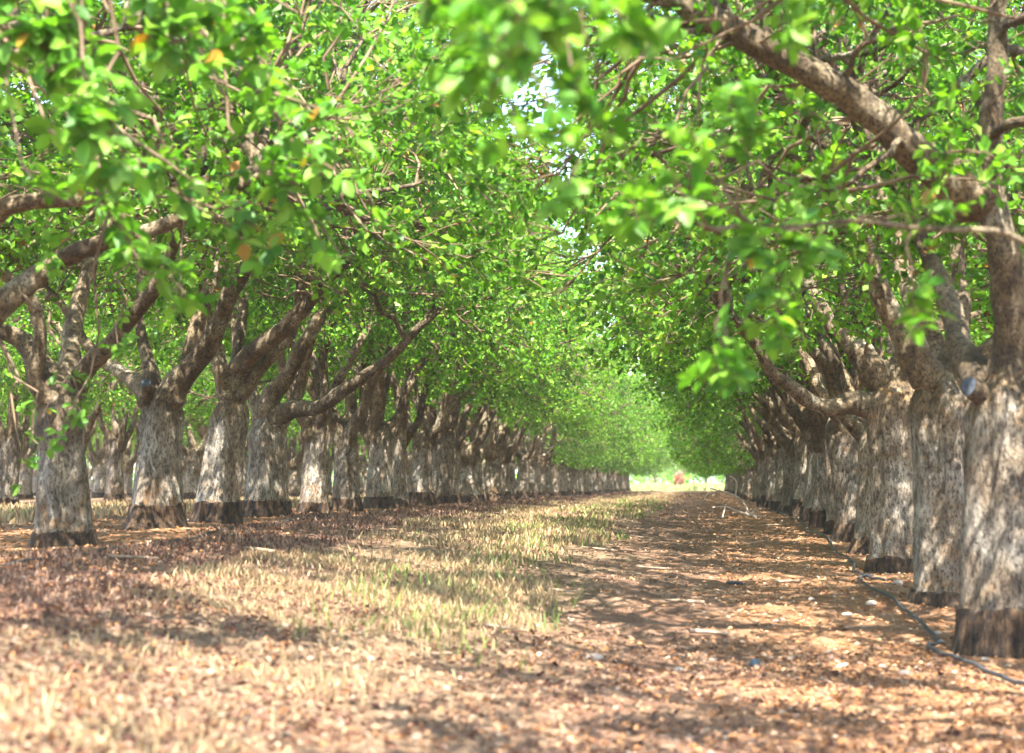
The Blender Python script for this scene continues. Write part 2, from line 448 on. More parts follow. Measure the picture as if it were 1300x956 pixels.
def build_tree_data(seed, h=1.6, r0=.31, r1=.22, lean=(0, 0), collar=.26, limbs=None, nlimb=4, rx=4.2, ry=2.75, zc=4.1, rz=3.1, zmin=1.7,
                    tips=1650, per_tip=14, hi=False, stubs=(), leaf_len=(.07, .115), keep=None):
    r = np.random.default_rng(seed)
    d = {}
    d['rootstock'], d['trunk'] = make_trunk_meshes(r, h, r0, r1, lean, collar, hi, seed * 3.7)
    if limbs is None: limbs = rand_limbs(r, h, rx, ry, nlimb)
    L = []
    for p, rad in limbs:
        p = np.array(p, float); L.append((p, rad))
    fork = np.array([lean[0], lean[1], h - .1])
    limbV = [Acc() for _ in L]; pts, tan, ids, thin = [], [], [], []
    for k, (p, rad) in enumerate(L):
        n = 26; c = catmull(p, n)
        t = np.linspace(0, 1, n)
        c[3:] += np.stack([vnoise(c[3:], 2.3, seed + 9 * j) for j in range(3)], -1) * .05
        R = rad * (1 - t * .68) * (1 + .10 * vnoise(c, 6, seed)) ; R[:10] *= [.5, .95, 1.2, 1.26, 1.22, 1.17, 1.12, 1.07, 1.04, 1.01]
        R[-1] *= .3
        V, F = tubes(c[None], R[None], 12 if hi else 8, r)
        V = V + nrm(V - np.repeat(c, 12 if hi else 8, 0)) * ((vnoise(V, 9, seed) * .13 + vnoise(V, 23, seed) * .06) * np.repeat(R, 12 if hi else 8))[:, None]
        limbV[k].add(V, F)
        T = nrm(np.gradient(c, axis=0))
        if rad < .06: thin.append((c[8:], T[8:])); continue
        pts.append(c[5:]); tan.append(T[5:]); ids.append(np.full(n - 5, k))
    pts, tan, ids = map(np.concatenate, (pts, tan, ids))
    # second level: branches
    Q = envelope(58, r, rx * .82, ry * .82, zc, rz * .8, zmin + .25, .8)
    P0, T0, I0 = attach(Q, pts, tan, ids, fork, .85)
    C = bez(P0, T0, Q, 9, r, .035)
    lenq = np.linalg.norm(Q - P0, axis=1)
    R = (np.clip(.016 + .017 * lenq, .018, .055)[:, None]) * np.linspace(1, .38, 9)[None]
    for k in range(len(L)):
        s = I0 == k
        if s.any():
            V, F = tubes(C[s], R[s], 6, r); limbV[k].add(V, F)
    p2 = np.concatenate([pts, C[:, 2:].reshape(-1, 3)]); t2 = np.concatenate([tan, nrm(np.gradient(C, axis=1))[:, 2:].reshape(-1, 3)])
    i2 = np.concatenate([ids, np.repeat(I0, 7)])
    # third level
    Q3 = envelope(300, r, rx * .94, ry * .94, zc, rz * .93, zmin + .1, 1.0)
    P0, T0, _ = attach(Q3, p2, t2, i2, fork)
    C3 = bez(P0, T0, Q3, 6, r, .05)
    l3 = np.linalg.norm(Q3 - P0, axis=1)
    R3 = np.clip(.006 + .010 * l3, .007, .022)[:, None] * np.linspace(1, .4, 6)[None]
    tw = Acc(); V, F = tubes(C3, R3, 4, r); tw.add(V, F)
    p3 = np.concatenate([p2, C3[:, 1:].reshape(-1, 3)]); t3 = np.concatenate([t2, nrm(np.gradient(C3, axis=1))[:, 1:].reshape(-1, 3)])
    # tips, clumped
    Q4 = envelope(int(tips * 2.2), r, rx, ry, zc, rz, zmin, 2.4)
    cl = 1.3 * vnoise(Q4, 1.6, seed * 1.3) + .6 * vnoise(Q4, 3.6, seed)
    Q4 = Q4[np.argsort(-(cl + r.normal(0, .2, len(cl))))[:tips]]
    if keep is not None: Q4 = Q4[keep(Q4)]
    P0, T0, _ = attach(Q4, p3, t3, np.zeros(len(p3), int), fork)
    l4 = np.linalg.norm(Q4 - P0, axis=1, keepdims=True)
    # very long twigs start from nearer their tip
    P0 = np.where(l4 > .9, Q4 + (P0 - Q4) / l4 * .9, P0)
    C4 = bez(P0, T0, Q4, 4, r, .06)
    R4 = np.linspace(.0058, .0028, 4)[None] * r.uniform(.8, 1.5, (len(Q4), 1))
    V, F = tubes(C4, R4, 3, r) if hi else tubes(C4[:, [0, 1, 3]], R4[:, [0, 1, 3]], 3, r); tw.add(V, F)
    # leaves
    k = per_tip; n = len(Q4) * k
    u = 1 - r.random((len(Q4), k)) ** 1.6 * .55
    idx = np.clip(u * 3, 0, 2.999); i0 = idx.astype(int); fr = (idx - i0)[..., None]
    ar = np.arange(len(Q4))[:, None]
    base = C4[ar, i0] * (1 - fr) + C4[ar, i0 + 1] * fr
    tdir = nrm(C4[:, -1] - C4[:, -2])[:, None, :]
    # compound leaves: groups of leaflets share an offset direction
    gdir = nrm(np.repeat(r.normal(size=(len(Q4), (k + 2) // 3, 3)), 3, axis=1)[:, :k] + tdir * .7 + [0, 0, -.12])
    base = base + gdir * r.uniform(.02, .11, (len(Q4), k, 1))
    D = nrm(gdir * .8 + r.normal(size=(len(Q4), k, 3)) * .55 + [0, 0, -.15])
    Nn = nrm(r.normal(size=(len(Q4), k, 3)) * .8 + [0.12, -.4, .75])
    Ln = r.uniform(*leaf_len, n); Wd = Ln * r.uniform(.52, .72, n)
    V, F, Cc = leaflets(base.reshape(-1, 3), D.reshape(-1, 3), Nn.reshape(-1, 3), Ln, Wd, leaf_cols(n, r), r.uniform(-.05, .28, n), hi)
    d['crown'] = mk_mesh('crown', V, F, M_LEAF, Cc, False)
    d['limbs'] = [a.mesh('limb', M_LIMB) for a in limbV]
    d['twigs'] = tw.mesh('twigs', M_TWIG)
    al = Acc()
    for a in limbV:
        al.add(np.concatenate(a.V), np.concatenate(a.F))
    if not hi: d['all_limbs'] = al.mesh('limbs', M_LIMB)
    d['skel'] = (np.concatenate([p2] + [a for a, _ in thin]), np.concatenate([t2] + [b for _, b in thin])); d['fork'] = fork; d['stubs'] = stubs; d['seed'] = seed
    return d

def add_stub(parent, p, dirv, rad, ln):
    p = np.array(p, float); dv = nrm(np.array(dirv, float))
    P = np.stack([p - dv * rad * 1.2, p + dv * ln * .4, p + dv * ln])[None]
    V, F = tubes(P, np.array([[rad * 1.25, rad * 1.02, rad]]), 14)
    V = V + (np.sin(V * 31) * .006)
    o = mesh_obj('pruning_stub', mk_mesh('pruning_stub', V, F, M_LIMB), parent)
    ring = V[-14:]; c = ring.mean(0) + dv * .012
    Vc = np.vstack([ring, (ring + c) / 2 + dv * .008, c]); i = np.arange(14); nx = np.roll(i, -1)
    m = mk_mesh('cut_face', Vc, [np.stack([i, nx, nx + 14, i + 14], -1), np.stack([i + 14, nx + 14, np.full(14, 28)], -1)], M_CUT)
    f = mesh_obj('cut_face', m, o); f['label'] = 'grey blue sealed cut face of the stub'

def place_tree(d, x, y, rz=0, sc=1.0, label='', group=None, far=False, name='orchard_tree', mirror=False):
    t = empty(name, (x, y, gz(x, y)), rz)
    if sc != 1.0:
        t.scale = (sc * random.uniform(.88, 1.14), sc * random.uniform(.88, 1.14), sc * random.uniform(.93, 1.07))
        t.rotation_euler = (random.uniform(-.05, .05), random.uniform(-.05, .05), rz)
    tag(t, label, 'tree', group)
    mesh_obj('rootstock', d['rootstock'], t); mesh_obj('trunk', d['trunk'], t)
    if far: mesh_obj('limbs', d['all_limbs'], t)
    else:
        for m in d['limbs']: mesh_obj('limb', m, t)
    tag(mesh_obj('twigs', d['twigs'], t), kind='stuff')
    tag(mesh_obj('crown', d['crown'], t), kind='stuff')
    for s in d['stubs']: add_stub(t, *s)
    return t

def px_limb(y0, x0, pts, dys, rad):
    """a limb read off the photograph, in metres from the foot of its tree at (x0, y0)"""
    g = gz(x0, y0); o = np.array([x0, y0, g])
    return ([tuple(at(px, py, y0 + dy) - o) for (px, py), dy in zip(pts, dys)], rad)

LX, RX_ = -5.9, 2.15
def y_left(px): return LX / ray(px, 616)[0]

# heroes, left row
HL = []
def hero_left(px, z, yb, lean, limbs, h, r0, r1, seed, stubs=(), collar=.26, extra=2, **kw):
    LL = [px_limb(y_left(px), LX, *l) for l in limbs]
    r = np.random.default_rng(seed + 100)
    LL += rand_limbs(r, h, 3.6, 2.4, max(extra, 2))[:extra] if extra else []
    return build_tree_data(seed, h, r0, r1, lean, collar, LL, hi=True, stubs=stubs, zmin=2.25, **{'tips': 1450, **kw})

h1 = hero_left(80, 17.5, 690, (-.05, 0), [
    ([(72, 520), (60, 480), (28, 440), (-10, 415), (-80, 370)], (0, 0, .1, .1, .3), .15),
    ([(85, 520), (100, 480), (150, 425), (205, 345), (250, 250)], (0, -.1, -.4, -.7, -1.0), .12),
    ([(80, 520), (85, 470), (95, 400), (130, 300), (150, 200)], (0, .1, .6, 1.0, 1.4), .12)], 1.42, .26, .215, 31, collar=.13, extra=1)
h2 = hero_left(200, 20.5, 670, (.06, 0), [
    ([(208, 520), (232, 482), (266, 430), (292, 370), (335, 270), (380, 200)], (0, -.05, -.2, -.3, -.5, -.7), .15),
    ([(195, 520), (180, 490), (150, 470), (110, 430), (60, 360)], (0, .1, .5, .8, 1.1), .12),
    ([(200, 515), (185, 450), (178, 390), (165, 290)], (0, .2, .4, .6), .085)], 1.42, .30, .215, 32, stubs=[((-.09, -.13, 1.5), (.1, -.75, .6), .06, .12)], extra=1)
h3 = hero_left(277, 23.1, 660, (.17, 0), [
    ([(292, 520), (300, 480), (330, 440), (385, 390), (440, 330), (470, 240)], (0, 0, -.3, -.6, -.8, -1.0), .15),
    ([(290, 520), (285, 470), (265, 400), (255, 310), (240, 210)], (0, -.1, -.2, -.3, -.6), .12),
    ([(290, 520), (300, 470), (305, 380), (320, 280)], (0, .2, .6, .9), .11)], 1.5, .285, .22, 33, stubs=[((.40, -.2, 2.0), (.3, -.75, .55), .05, .14)], extra=1)
h4 = hero_left(337, 25.6, 656, (.02, 0), [
    ([(338, 540), (365, 524), (410, 518), (450, 488), (505, 438), (560, 400)], (0, -.1, -.3, -.6, -.9, -1.1), .14),
    ([(335, 540), (345, 500), (385, 445), (440, 352), (480, 290)], (0, -.05, -.2, -.3, -.4), .15),
    ([(333, 540), (318, 500), (300, 430), (290, 330)], (0, .2, .6, 1.0), .12)], 1.32, .30, .25, 34, collar=.22, extra=1, rx=3.7, tips=1500)
h5 = build_tree_data(35, 1.5, .22, .17, (.08, 0), .16, hi=True, nlimb=4, rx=3.6, tips=1400, zmin=2.0)
h6 = build_tree_data(36, 1.45, .25, .19, (.02, 0), .24, hi=True, nlimb=4, rx=3.6, tips=1400, zmin=2.0)

# heroes, right row
ZR = [13.65, 16.9, 21.1]
r1_ = build_tree_data(41, 1.95, .335, .30, (.03, 0), .33, [
    px_limb(13.65, RX_, [(1280, 500), (1290, 440), (1277, 330), (1256, 200), (1262, 60), (1275, -60)], (0, -.05, -.2, -.35, -.4, -.4), .155),
    px_limb(13.65, RX_, [(1262, 270), (1225, 236), (1180, 206), (1080, 130), (960, 58), (850, -5), (760, -60)], (-.25, -.3, -.4, -.7, -1.0, -1.2, -1.3), .165),
    px_limb(13.65, RX_, [(1262, 500), (1240, 460), (1200, 400), (1185, 330), (1150, 250)], (0, .2, .7, 1.2, 1.6), .13),
    px_limb(13.65, RX_, [(1275, 500), (1330, 430), (1420, 330), (1520, 200)], (0, .1, .2, .3), .15)],
    hi=True, rz=2.9, zc=4.6, zmin=2.3, stubs=[((-.22, -.18, 1.84), (-.6, -.65, .3), .07, .12)], tips=1500)
r2_ = build_tree_data(42, 1.95, .33, .27, (-.02, 0), .10, [
    px_limb(16.9, RX_, [(1195, 500), (1165, 450), (1130, 395), (1100, 330), (1062, 250), (1010, 150)], (0, -.1, -.1, -.1, -.2, -.3), .15),
    px_limb(16.9, RX_, [(1200, 500), (1215, 430), (1225, 340), (1210, 230)], (0, .2, .5, .6), .14),
    px_limb(16.9, RX_, [(1190, 500), (1180, 440), (1150, 340), (1120, 240), (1090, 120)], (0, .3, .7, .9, 1.1), .13),
    px_limb(16.9, RX_, [(1200, 500), (1260, 440), (1330, 340), (1400, 220)], (0, -.1, -.2, -.2), .13)],
    hi=True, zc=4.5, zmin=2.1, tips=1500)
r3_ = build_tree_data(43, 2.05, .31, .30, (-.05, 0), .16, [
    px_limb(21.1, RX_, [(1115, 515), (1080, 512), (1040, 514), (985, 480), (955, 435), (900, 370)], (0, -.1, -.2, -.3, -.4, -.5), .125),
    px_limb(21.1, RX_, [(1122, 500), (1095, 450), (1055, 410), (1010, 340), (960, 260)], (0, 0, .1, .2, .3), .14),
    px_limb(21.1, RX_, [(1130, 500), (1135, 440), (1110, 340), (1090, 240)], (0, .3, .6, .8), .15),
    px_limb(21.1, RX_, [(1135, 500), (1180, 430), (1240, 330), (1300, 230)], (0, .1, .2, .2), .13)],
    hi=True, zc=4.2, zmin=1.9, rx=3.7, tips=1450)

# general trees, copied along the rows
PROTO = [build_tree_data(60 + k, random.uniform(1.35, 1.75), random.uniform(.24, .31), random.uniform(.17, .23), (random.uniform(-.1, .1), random.uniform(-.1, .1)), random.uniform(.15, .3),
         nlimb=4 + k % 2, tips=1180, rx=3.5, zmin=1.65) for k in range(6)]
# the farthest trees hang lower over the lane
LOW = [build_tree_data(80 + k, random.uniform(1.35, 1.6), random.uniform(.24, .3), random.uniform(.17, .22), (0, 0), .22, nlimb=4, tips=1250, rx=3.8, zc=3.7, rz=3.0, zmin=.45) for k in range(3)]

def proto_at(k, x, y, label, group, far=True):
    rz = random.choice((0, math.pi)) + random.uniform(-.3, .3)
    return place_tree(LOW[k % 3] if y > 66 and abs(x + 1.9) < 5 else PROTO[k % 6], x + random.uniform(-.12, .12), y, rz, random.uniform(.94, 1.08), label, group, far)

def yz(px): return y_left(px)
place_tree(h1, LX, yz(80), 0, 1, 'mossy two toned orchard tree whose low fork leans away from the grass strip')
place_tree(h2, LX, yz(200), 0, 1, 'pale trunk with one big curving limb, grey cut stub and tall dark collar')
place_tree(h3, LX, yz(277), 0, 1, 'pale leaning orchard trunk standing tight against the trunk with a horizontal limb')
place_tree(h4, LX, yz(337), 0, 1, 'orchard tree with a long horizontal limb leaving low over the alley')
place_tree(h5, LX, yz(399), .3, 1, 'slim dark grey orchard trunk just beyond the tree with the horizontal limb')
place_tree(h6, LX, yz(440), 2.9, 1, 'bright pale orchard trunk beside the slim dark grey trunk')
GL = 'trees farther down the row beyond the grass strip'
GR = 'trees farther down the row beside the drip hose'
lpx = [474, 505, 530, 553, 572]
y = 0
for k, p in enumerate(lpx):
    y = yz(p); proto_at(k, LX, y, 'pale grey orchard tree farther down the row that lines the grass strip', GL, False)
k = 5
while y < 150:
    y += random.uniform(2.6, 3.2); k += 1
    proto_at(k * 5 + (k // 6), LX, y, 'pale grey orchard tree farther down the row that lines the grass strip', GL, y > 62)
place_tree(r1_, RX_, 13.65, 0, 1, 'massive trunk with tall dark furrowed collar and a grey blue cut stub')
place_tree(r2_, RX_, 16.9, 0, 1, 'broad brown and grey orchard trunk where the black hose loops past its foot')
place_tree(r3_, RX_, 21.1, 0, 1, 'trunk pale on one side and rusty at the foot, with a low limb reaching out')
y = 21.1
k = 0
while y < 150:
    y += random.uniform(2.35, 2.95); k += 1
    tr = proto_at(k * 5 + 2 + k // 6, RX_, y, 'brownish orchard tree farther down the row that lines the black drip hose', GR, y > 62)
    if y < 66: tr.scale = (tr.scale[0] * 1.1, tr.scale[1] * 1.1, tr.scale[2] * 1.16)
# rows beyond
def back_row(x, y0, y1, label, group, step=3.3):
    global k
    y = y0
    while y < y1:
        k += 1; proto_at(k * 7 + k // 5, x, y, label, group, True); y += random.uniform(step * .85, step * 1.15)
back_row(-13.9, 30, 140, 'orchard tree in the second row seen between the pale trunks of the alley', 'trees of the second row')
back_row(-21.9, 50, 150, 'small looking orchard tree in the third row behind the second row', 'trees of the third row', 3.6)
back_row(-29.9, 74, 160, 'distant orchard tree in the fourth row behind the third row', 'trees of the fourth row', 4.2)
back_row(10.15, 24, 120, 'orchard tree of the next row half hidden behind the trees along the hose', 'trees behind the hose row', 3.8)
back_row(-38, 98, 175, 'distant orchard tree in the fifth row behind the fourth row', 'trees of the fifth row', 4.2)
for i in range(16):
    x = -62 + i * 5 + random.uniform(-1, 1)
    proto_at(i, x, 270 + random.uniform(-10, 10), 'far tree standing beyond the meadow at the end of the alley', 'far trees beyond the meadow', True).scale = (1.5, 1.5, 1.1)

for i in range(8):
    proto_at(i + 2, -15 + i * 3.1 + random.uniform(-.5, .5), 215 + random.uniform(-6, 6), 'soft green tree closing the far end of the alley behind the reddish shrub', 'trees closing the far end')
# ------------------------------------------------------------------ near trees, mostly outside the frame, whose sprays hang into it
def leaf_mesh(seed):
    r = np.random.default_rng(seed); L, Wd = 1.0, r.uniform(.56, .66)
    ts = np.array([0, .14, .34, .56, .78, .93, 1.0]); w = np.array([.03, .52, .94, 1.0, .68, .28, 0.0]) * Wd / 2
    bend = r.uniform(-.22, -.05); V = []
    for t, ww in zip(ts, w):
        zc = bend * t * t; f = .35 * ww + r.normal(0, .012)
        V += [(t, -ww, zc + f), (t, 0, zc), (t, ww, zc + f + r.normal(0, .01))]
    V = np.array(V); Q = []
    for i in range(len(ts) - 1):
        a = i * 3; Q += [(a, a + 3, a + 4, a + 1), (a + 1, a + 4, a + 5, a + 2)]
    return mk_mesh('leaf', V, np.array(Q), M_NEAR)
LEAF_Q = np.array([q for a in range(0, 18, 3) for q in ((a, a + 3, a + 4, a + 1), (a + 1, a + 4, a + 5, a + 2))])
LEAVES = [leaf_mesh(s) for s in range(4)]

def add_sprays(t, d, sprays, seed, size=.085):
    """t is unrotated and unscaled; sprays are world points"""
    r = np.random.default_rng(seed); org = np.array(t.location)
    p2, t2 = d['skel']; acc = Acc(); more = Acc(); n = 0
    for W, comp in sprays:
        q = np.array(W) - org
        D = np.linalg.norm(p2 - q, axis=1); j = np.argmin(D + np.where(D < .3, 9, 0))
        C = bez(p2[j][None], t2[j][None], q[None], 9, r, .03)
        acc.add(*tubes(C, (np.linspace(1, .3, 9) * min(.016, .006 + .006 * D[j]))[None], 5, r))
        tang = nrm(C[0, -1] - C[0, -3])
        for c in range(comp):
            # a compound leaf: stalk with a terminal leaflet and one or two pairs
            u = r.uniform(0, .32) if c else 0
            k = (1 - u) * 8; i0 = min(int(k), 7); b = C[0, i0] + (C[0, i0 + 1] - C[0, i0]) * (k - i0)
            g = nrm(tang * .6 + r.normal(size=3) * .8 + [0, 0, -.1]); st = r.uniform(.07, .12)
            e = b + g * st
            acc.add(*tubes(np.stack([b, (b + e) / 2 + [0, 0, .006], e])[None], np.array([[.0026, .002, .0016]]), 3, r))
            up = nrm(np.array([0, -.15, 1]) + r.normal(size=3) * .5)
            side = nrm(np.cross(up, g))
            for pos, dr in [(1.0, g)] + [(pp, g * .45 + s * side) for pp in ((.95, .5) if r.random() < .5 else (.9,)) for s in (-1, 1)]:
                dr = nrm(dr + r.normal(size=3) * .15); p = b + g * st * pos
                nn = nrm(up - dr * np.dot(up, dr)); sd = np.cross(nn, dr)
                L = size * r.uniform(.75, 1.15)
                o = bpy.data.objects.new('leaf', LEAVES[r.integers(4)])
                from mathutils import Matrix
                o.matrix_basis = Matrix(((dr[0] * L, sd[0] * L, nn[0] * L, p[0]), (dr[1] * L, sd[1] * L, nn[1] * L, p[1]), (dr[2] * L, sd[2] * L, nn[2] * L, p[2]), (0, 0, 0, 1)))
                n += 1
                if n <= 300: link(o, t)
                else:
                    me = o.data; co = np.empty(len(me.vertices) * 3); me.vertices.foreach_get('co', co); co = co.reshape(-1, 3) * L
                    more.add(co[:, :1] * dr + co[:, 1:2] * sd + co[:, 2:] * nn + p, LEAF_Q, np.tile(leaf_cols(1, r), (len(co), 1)))
    if more.V: mesh_obj('leaves', more.mesh('leaves', M_LEAF), t)['kind'] = 'stuff'
    mesh_obj('hanging_twigs', acc.mesh('hanging_twigs', M_TWIG), t)['kind'] = 'stuff'

def S(px, py, y, c=6): return (tuple(at(px, py, y)), int(c * 1.35))
def above(y0, x0, m=.25):
    g = gz(x0, y0)
    return lambda q: q[:, 2] + g > EYE + .262 * np.maximum(q[:, 1] + y0, 0) + m
nl1 = build_tree_data(51, 1.5, .28, .22, (0, 0), .22, [
    px_limb(14.5, LX, [(-87, 480), (-40, 430), (0, 385), (70, 335), (130, 312), (220, 285), (300, 235)], (0, 0, 0, .1, .1, .2, .2), .125),
    px_limb(14.5, LX, [(-87, 470), (-60, 380), (0, 275), (60, 255), (130, 235), (200, 170)], (0, -.2, -.5, -.6, -.7, -.7), .115),
    px_limb(14.5, LX, [(-90, 470), (-110, 380), (-60, 240), (-20, 120), (20, 0)], (0, -.3, -.6, -.9, -1.0), .13),
    px_limb(14.5, LX, [(-90, 470), (-200, 380), (-300, 250)], (0, .3, .6), .13)], hi=True, tips=1300, zmin=2.0)
t = place_tree(nl1, LX, 14.5, 0, 1, 'tree reaching thick bare limbs across above the mossy two toned trunk')
add_sprays(t, nl1, [S(85, 545, 13.2, 7), S(55, 570, 13.3, 4), S(150, 440, 13.2, 5), S(100, 500, 13.6, 4), S(30, 600, 13.6, 3), S(255, 245, 12.5, 6), S(60, 330, 12.4, 6), S(215, 400, 13, 5)], 5)
nl2 = build_tree_data(52, 1.6, .28, .22, (0, 0), .22, hi=True, tips=800, zmin=2.35, keep=lambda q: q[:, 0] < 2.4)
t = place_tree(nl2, LX, 11.0, 0, 1, 'leafy tree whose sprays of broad leaves hang in front of the mossy trunk row')
add_sprays(t, nl2, [S(400, 190, 9.6, 9), S(425, 215, 9.6, 7), S(405, 300, 9.8, 9), S(430, 320, 9.9, 6), S(225, 370, 9.6, 9), S(255, 395, 9.7, 6), S(325, 290, 10, 8), S(290, 270, 10, 6), S(345, 75, 9.2, 10), S(320, 40, 9.2, 9), S(370, 110, 9.4, 8), S(95, 260, 9, 5), S(450, 170, 9.6, 7), S(380, 235, 9.7, 6), S(470, 250, 10, 5), S(205, 345, 9.6, 6), S(345, 320, 10, 6)], 6, .11)
nl3 = build_tree_data(53, 1.6, .28, .22, (0, 0), .22, hi=True, tips=600, zmin=3.0, keep=above(8.0, LX, .0))
t = place_tree(nl3, LX, 8.0, 0, 1, 'tree with large glossy leaves hanging closest over the foreground litter')
add_sprays(t, nl3, [S(130, 200, 8.4, 9), S(165, 215, 8.4, 9), S(110, 190, 8.4, 7), S(60, 75, 8.6, 8), S(30, 45, 8.6, 7), S(85, 60, 8.6, 7), S(215, 55, 8.8, 8), S(245, 85, 8.8, 8), S(10, 100, 8.6, 6), S(190, 30, 8.8, 6), S(70, 150, 8.6, 4), S(260, 20, 9, 6)], 7, .125)
NRL = px_limb(9.4, RX_, [(1439, 560), (1400, 430), (1330, 335), (1250, 292), (1170, 286), (1100, 268), (1020, 275), (945, 283)], (0, -.05, -.2, -.35, -.45, -.5, -.6, -.7), .021)
UPL = [([(0, 0, 1.4), (.25, -.2, 2.1), (.8, -.4, 3.2), (1.3, -.6, 4.6)], .15), ([(0, 0, 1.4), (.15, .25, 2.2), (.6, .6, 3.5), (.5, .9, 5.2)], .14), ([(0, 0, 1.4), (.1, -.35, 2.3), (-.2, -.9, 3.7), (-.9, -1.4, 4.8)], .13), ([(0, 0, 1.4), (.2, .1, 2.4), (.2, 0, 3.9), (-.7, .1, 5.2)], .13)]
nr1 = build_tree_data(54, 1.8, .31, .26, (0, 0), .25, UPL + [NRL], hi=True, tips=600, zmin=3.5, keep=above(9.4, RX_))
t = place_tree(nr1, RX_, 9.4, 0, 1, 'tree whose blurred bright sprays hang in front of the trunks along the hose')
add_sprays(t, nr1, [S(800, 265, 8, 7), S(850, 215, 8, 7), S(930, 115, 8.4, 8), S(955, 150, 8.4, 7), S(965, 305, 8.6, 7), S(1015, 320, 8.8, 7), S(985, 365, 8.8, 6), S(920, 470, 8.5, 8), S(900, 490, 8.5, 5), S(985, 425, 8.8, 6), S(1160, 400, 9, 7), S(1185, 270, 9, 6), S(880, 170, 8.2, 6)], 8, .10)
nr2 = build_tree_data(55, 1.8, .31, .26, (0, 0), .25, UPL, hi=True, tips=380, zmin=2.8, keep=above(5.6, RX_))
t = place_tree(nr2, RX_, 5.6, 0, 1, 'tree whose dark soft sprays droop over the middle of the alley')
add_sprays(t, nr2, [S(600, 20, 6, 8), S(640, 75, 6, 8), S(685, 60, 6, 8), S(660, 20, 6, 8), S(700, 165, 6.4, 6), S(655, 165, 6.4, 5), S(715, 245, 6.6, 5), S(745, 30, 6.4, 7), S(570, 5, 6.2, 6), S(790, 20, 6.6, 6), S(820, 60, 6.8, 5), S(990, 30, 6.8, 6), S(770, 110, 6.6, 4), S(620, 130, 7.2, 6), S(560, 60, 7.4, 6), S(590, 95, 7.4, 6), S(530, 20, 7.6, 6), S(730, 120, 6.6, 5)], 9, .10)

# ------------------------------------------------------------------ grass, litter, clods
def blades(n, xf, yr, hgt, colf, name, label, seed, width=.005, clump=1.4, mat=None, cat='grass'):
    r = np.random.default_rng(seed)
    y = np.exp(r.uniform(math.log(yr[0]), math.log(yr[1]), n * 2)); x, w = xf(r, y)
    P = np.stack([x, y, y * 0], -1)
    den = vnoise(P, clump, seed) + .5 * vnoise(P, clump * 3.3, seed + 4)
    ok = (den + r.normal(0, .45, len(y)) > -.12) & (r.random(len(y)) < w); x, y, den = x[ok][:n], y[ok][:n], den[ok][:n]; n = len(x)
    z = ground_z(x, y) - .008
    B = np.stack([x, y, z], -1)
    h = r.uniform(hgt[0], hgt[1], n) * (1 + .3 * np.clip(den, -.5, 1)); a = r.uniform(0, 6.28, n); ln = r.uniform(.1, .75, n) * h
    lean = np.stack([np.cos(a) * ln, np.sin(a) * ln, h], -1)
    b = r.uniform(0, 6.28, n); sd = np.stack([np.cos(b), np.sin(b), b * 0], -1) * (width * np.clip(y / 12, 1, 4) * r.uniform(.7, 1.4, n))[:, None]
    mid = B + lean * [.32, .32, .58]
    V = np.stack([B - sd, B + sd, mid - sd * .8, mid + sd * .8, B + lean], 1).reshape(-1, 3)
    i = np.arange(n)[:, None] * 5
    c = colf(r, B, n)
    me = mk_mesh(name, V, [i + [0, 1, 3, 2], i + [2, 3, 4]], mat or M_GRASS, np.repeat(c, 5, 0), True)
    return tag(mesh_obj(name, me), label, cat, kind='stuff')
STRAW = np.array([[.38, .285, .15], [.31, .215, .11], [.43, .345, .20], [.25, .16, .088]])
def straw_col(r, B, n):
    c = STRAW[r.integers(0, 4, n)] * r.uniform(.8, 1.15, (n, 1))
    g = vnoise(B, 1.1, 21) + .55 * vnoise(B, 3.3, 5) + r.normal(0, .3, n) > 1.15
    c[g] = np.array([.19, .27, .065]) * r.uniform(.7, 1.3, (g.sum(), 1)); return c
def green_col(r, B, n): return np.array([.16, .21, .065]) * r.uniform(.6, 1.4, (n, 1)) + r.uniform(0, .06, (n, 3)) * [1, .6, 0]
def brown_col(r, B, n):
    return np.array([[.16, .082, .055], [.10, .05, .036], [.24, .145, .10], [.33, .22, .16]])[r.integers(0, 4, n)] * r.uniform(.75, 1.2, (n, 1))
def strip(c, hw, soft, patchy=False):
    def f(r, y):
        x = c + r.uniform(-1, 1, len(y)) * (hw + soft)
        e = hw + .35 * np.sin(y * .55) + .25 * np.sin(y * 1.27 + 1); w = np.clip((e + soft - np.abs(x - c)) / (2 * soft), 0, 1)
        if patchy: w = w * np.interp(y, [5, 8, 9.3, 10.2, 11.6, 12.8, 17, 18.5, 20, 22, 120], [.30, .40, .34, .10, .12, .85, 1, .5, .55, 1, 1])
        return x, w
    return f
blades(82000, strip(-2.55, .95, .4, True), (5.5, 120), (.025, .085), straw_col, 'dry_grass', 'strip of dry straw coloured grass running down the middle of the alley', 3)
blades(2600, strip(-1.85, .5, .35), (11, 70), (.06, .14), green_col, 'green_grass', 'fresh green grass tufts along the edge of the dry strip', 4, .006, 2.0)
blades(26000, strip(-4.3, .85, .45), (6, 80), (.02, .065), brown_col, 'dead_stubble', 'dark brown dead stubble between the dry grass and the pale trunk row', 5, .006, .9)
blades(16000, strip(-10.0, 2.0, .6), (14, 110), (.07, .16), straw_col, 'dry_grass', 'pale dry grass seen between the trunks beyond the alley row', 6, .008)

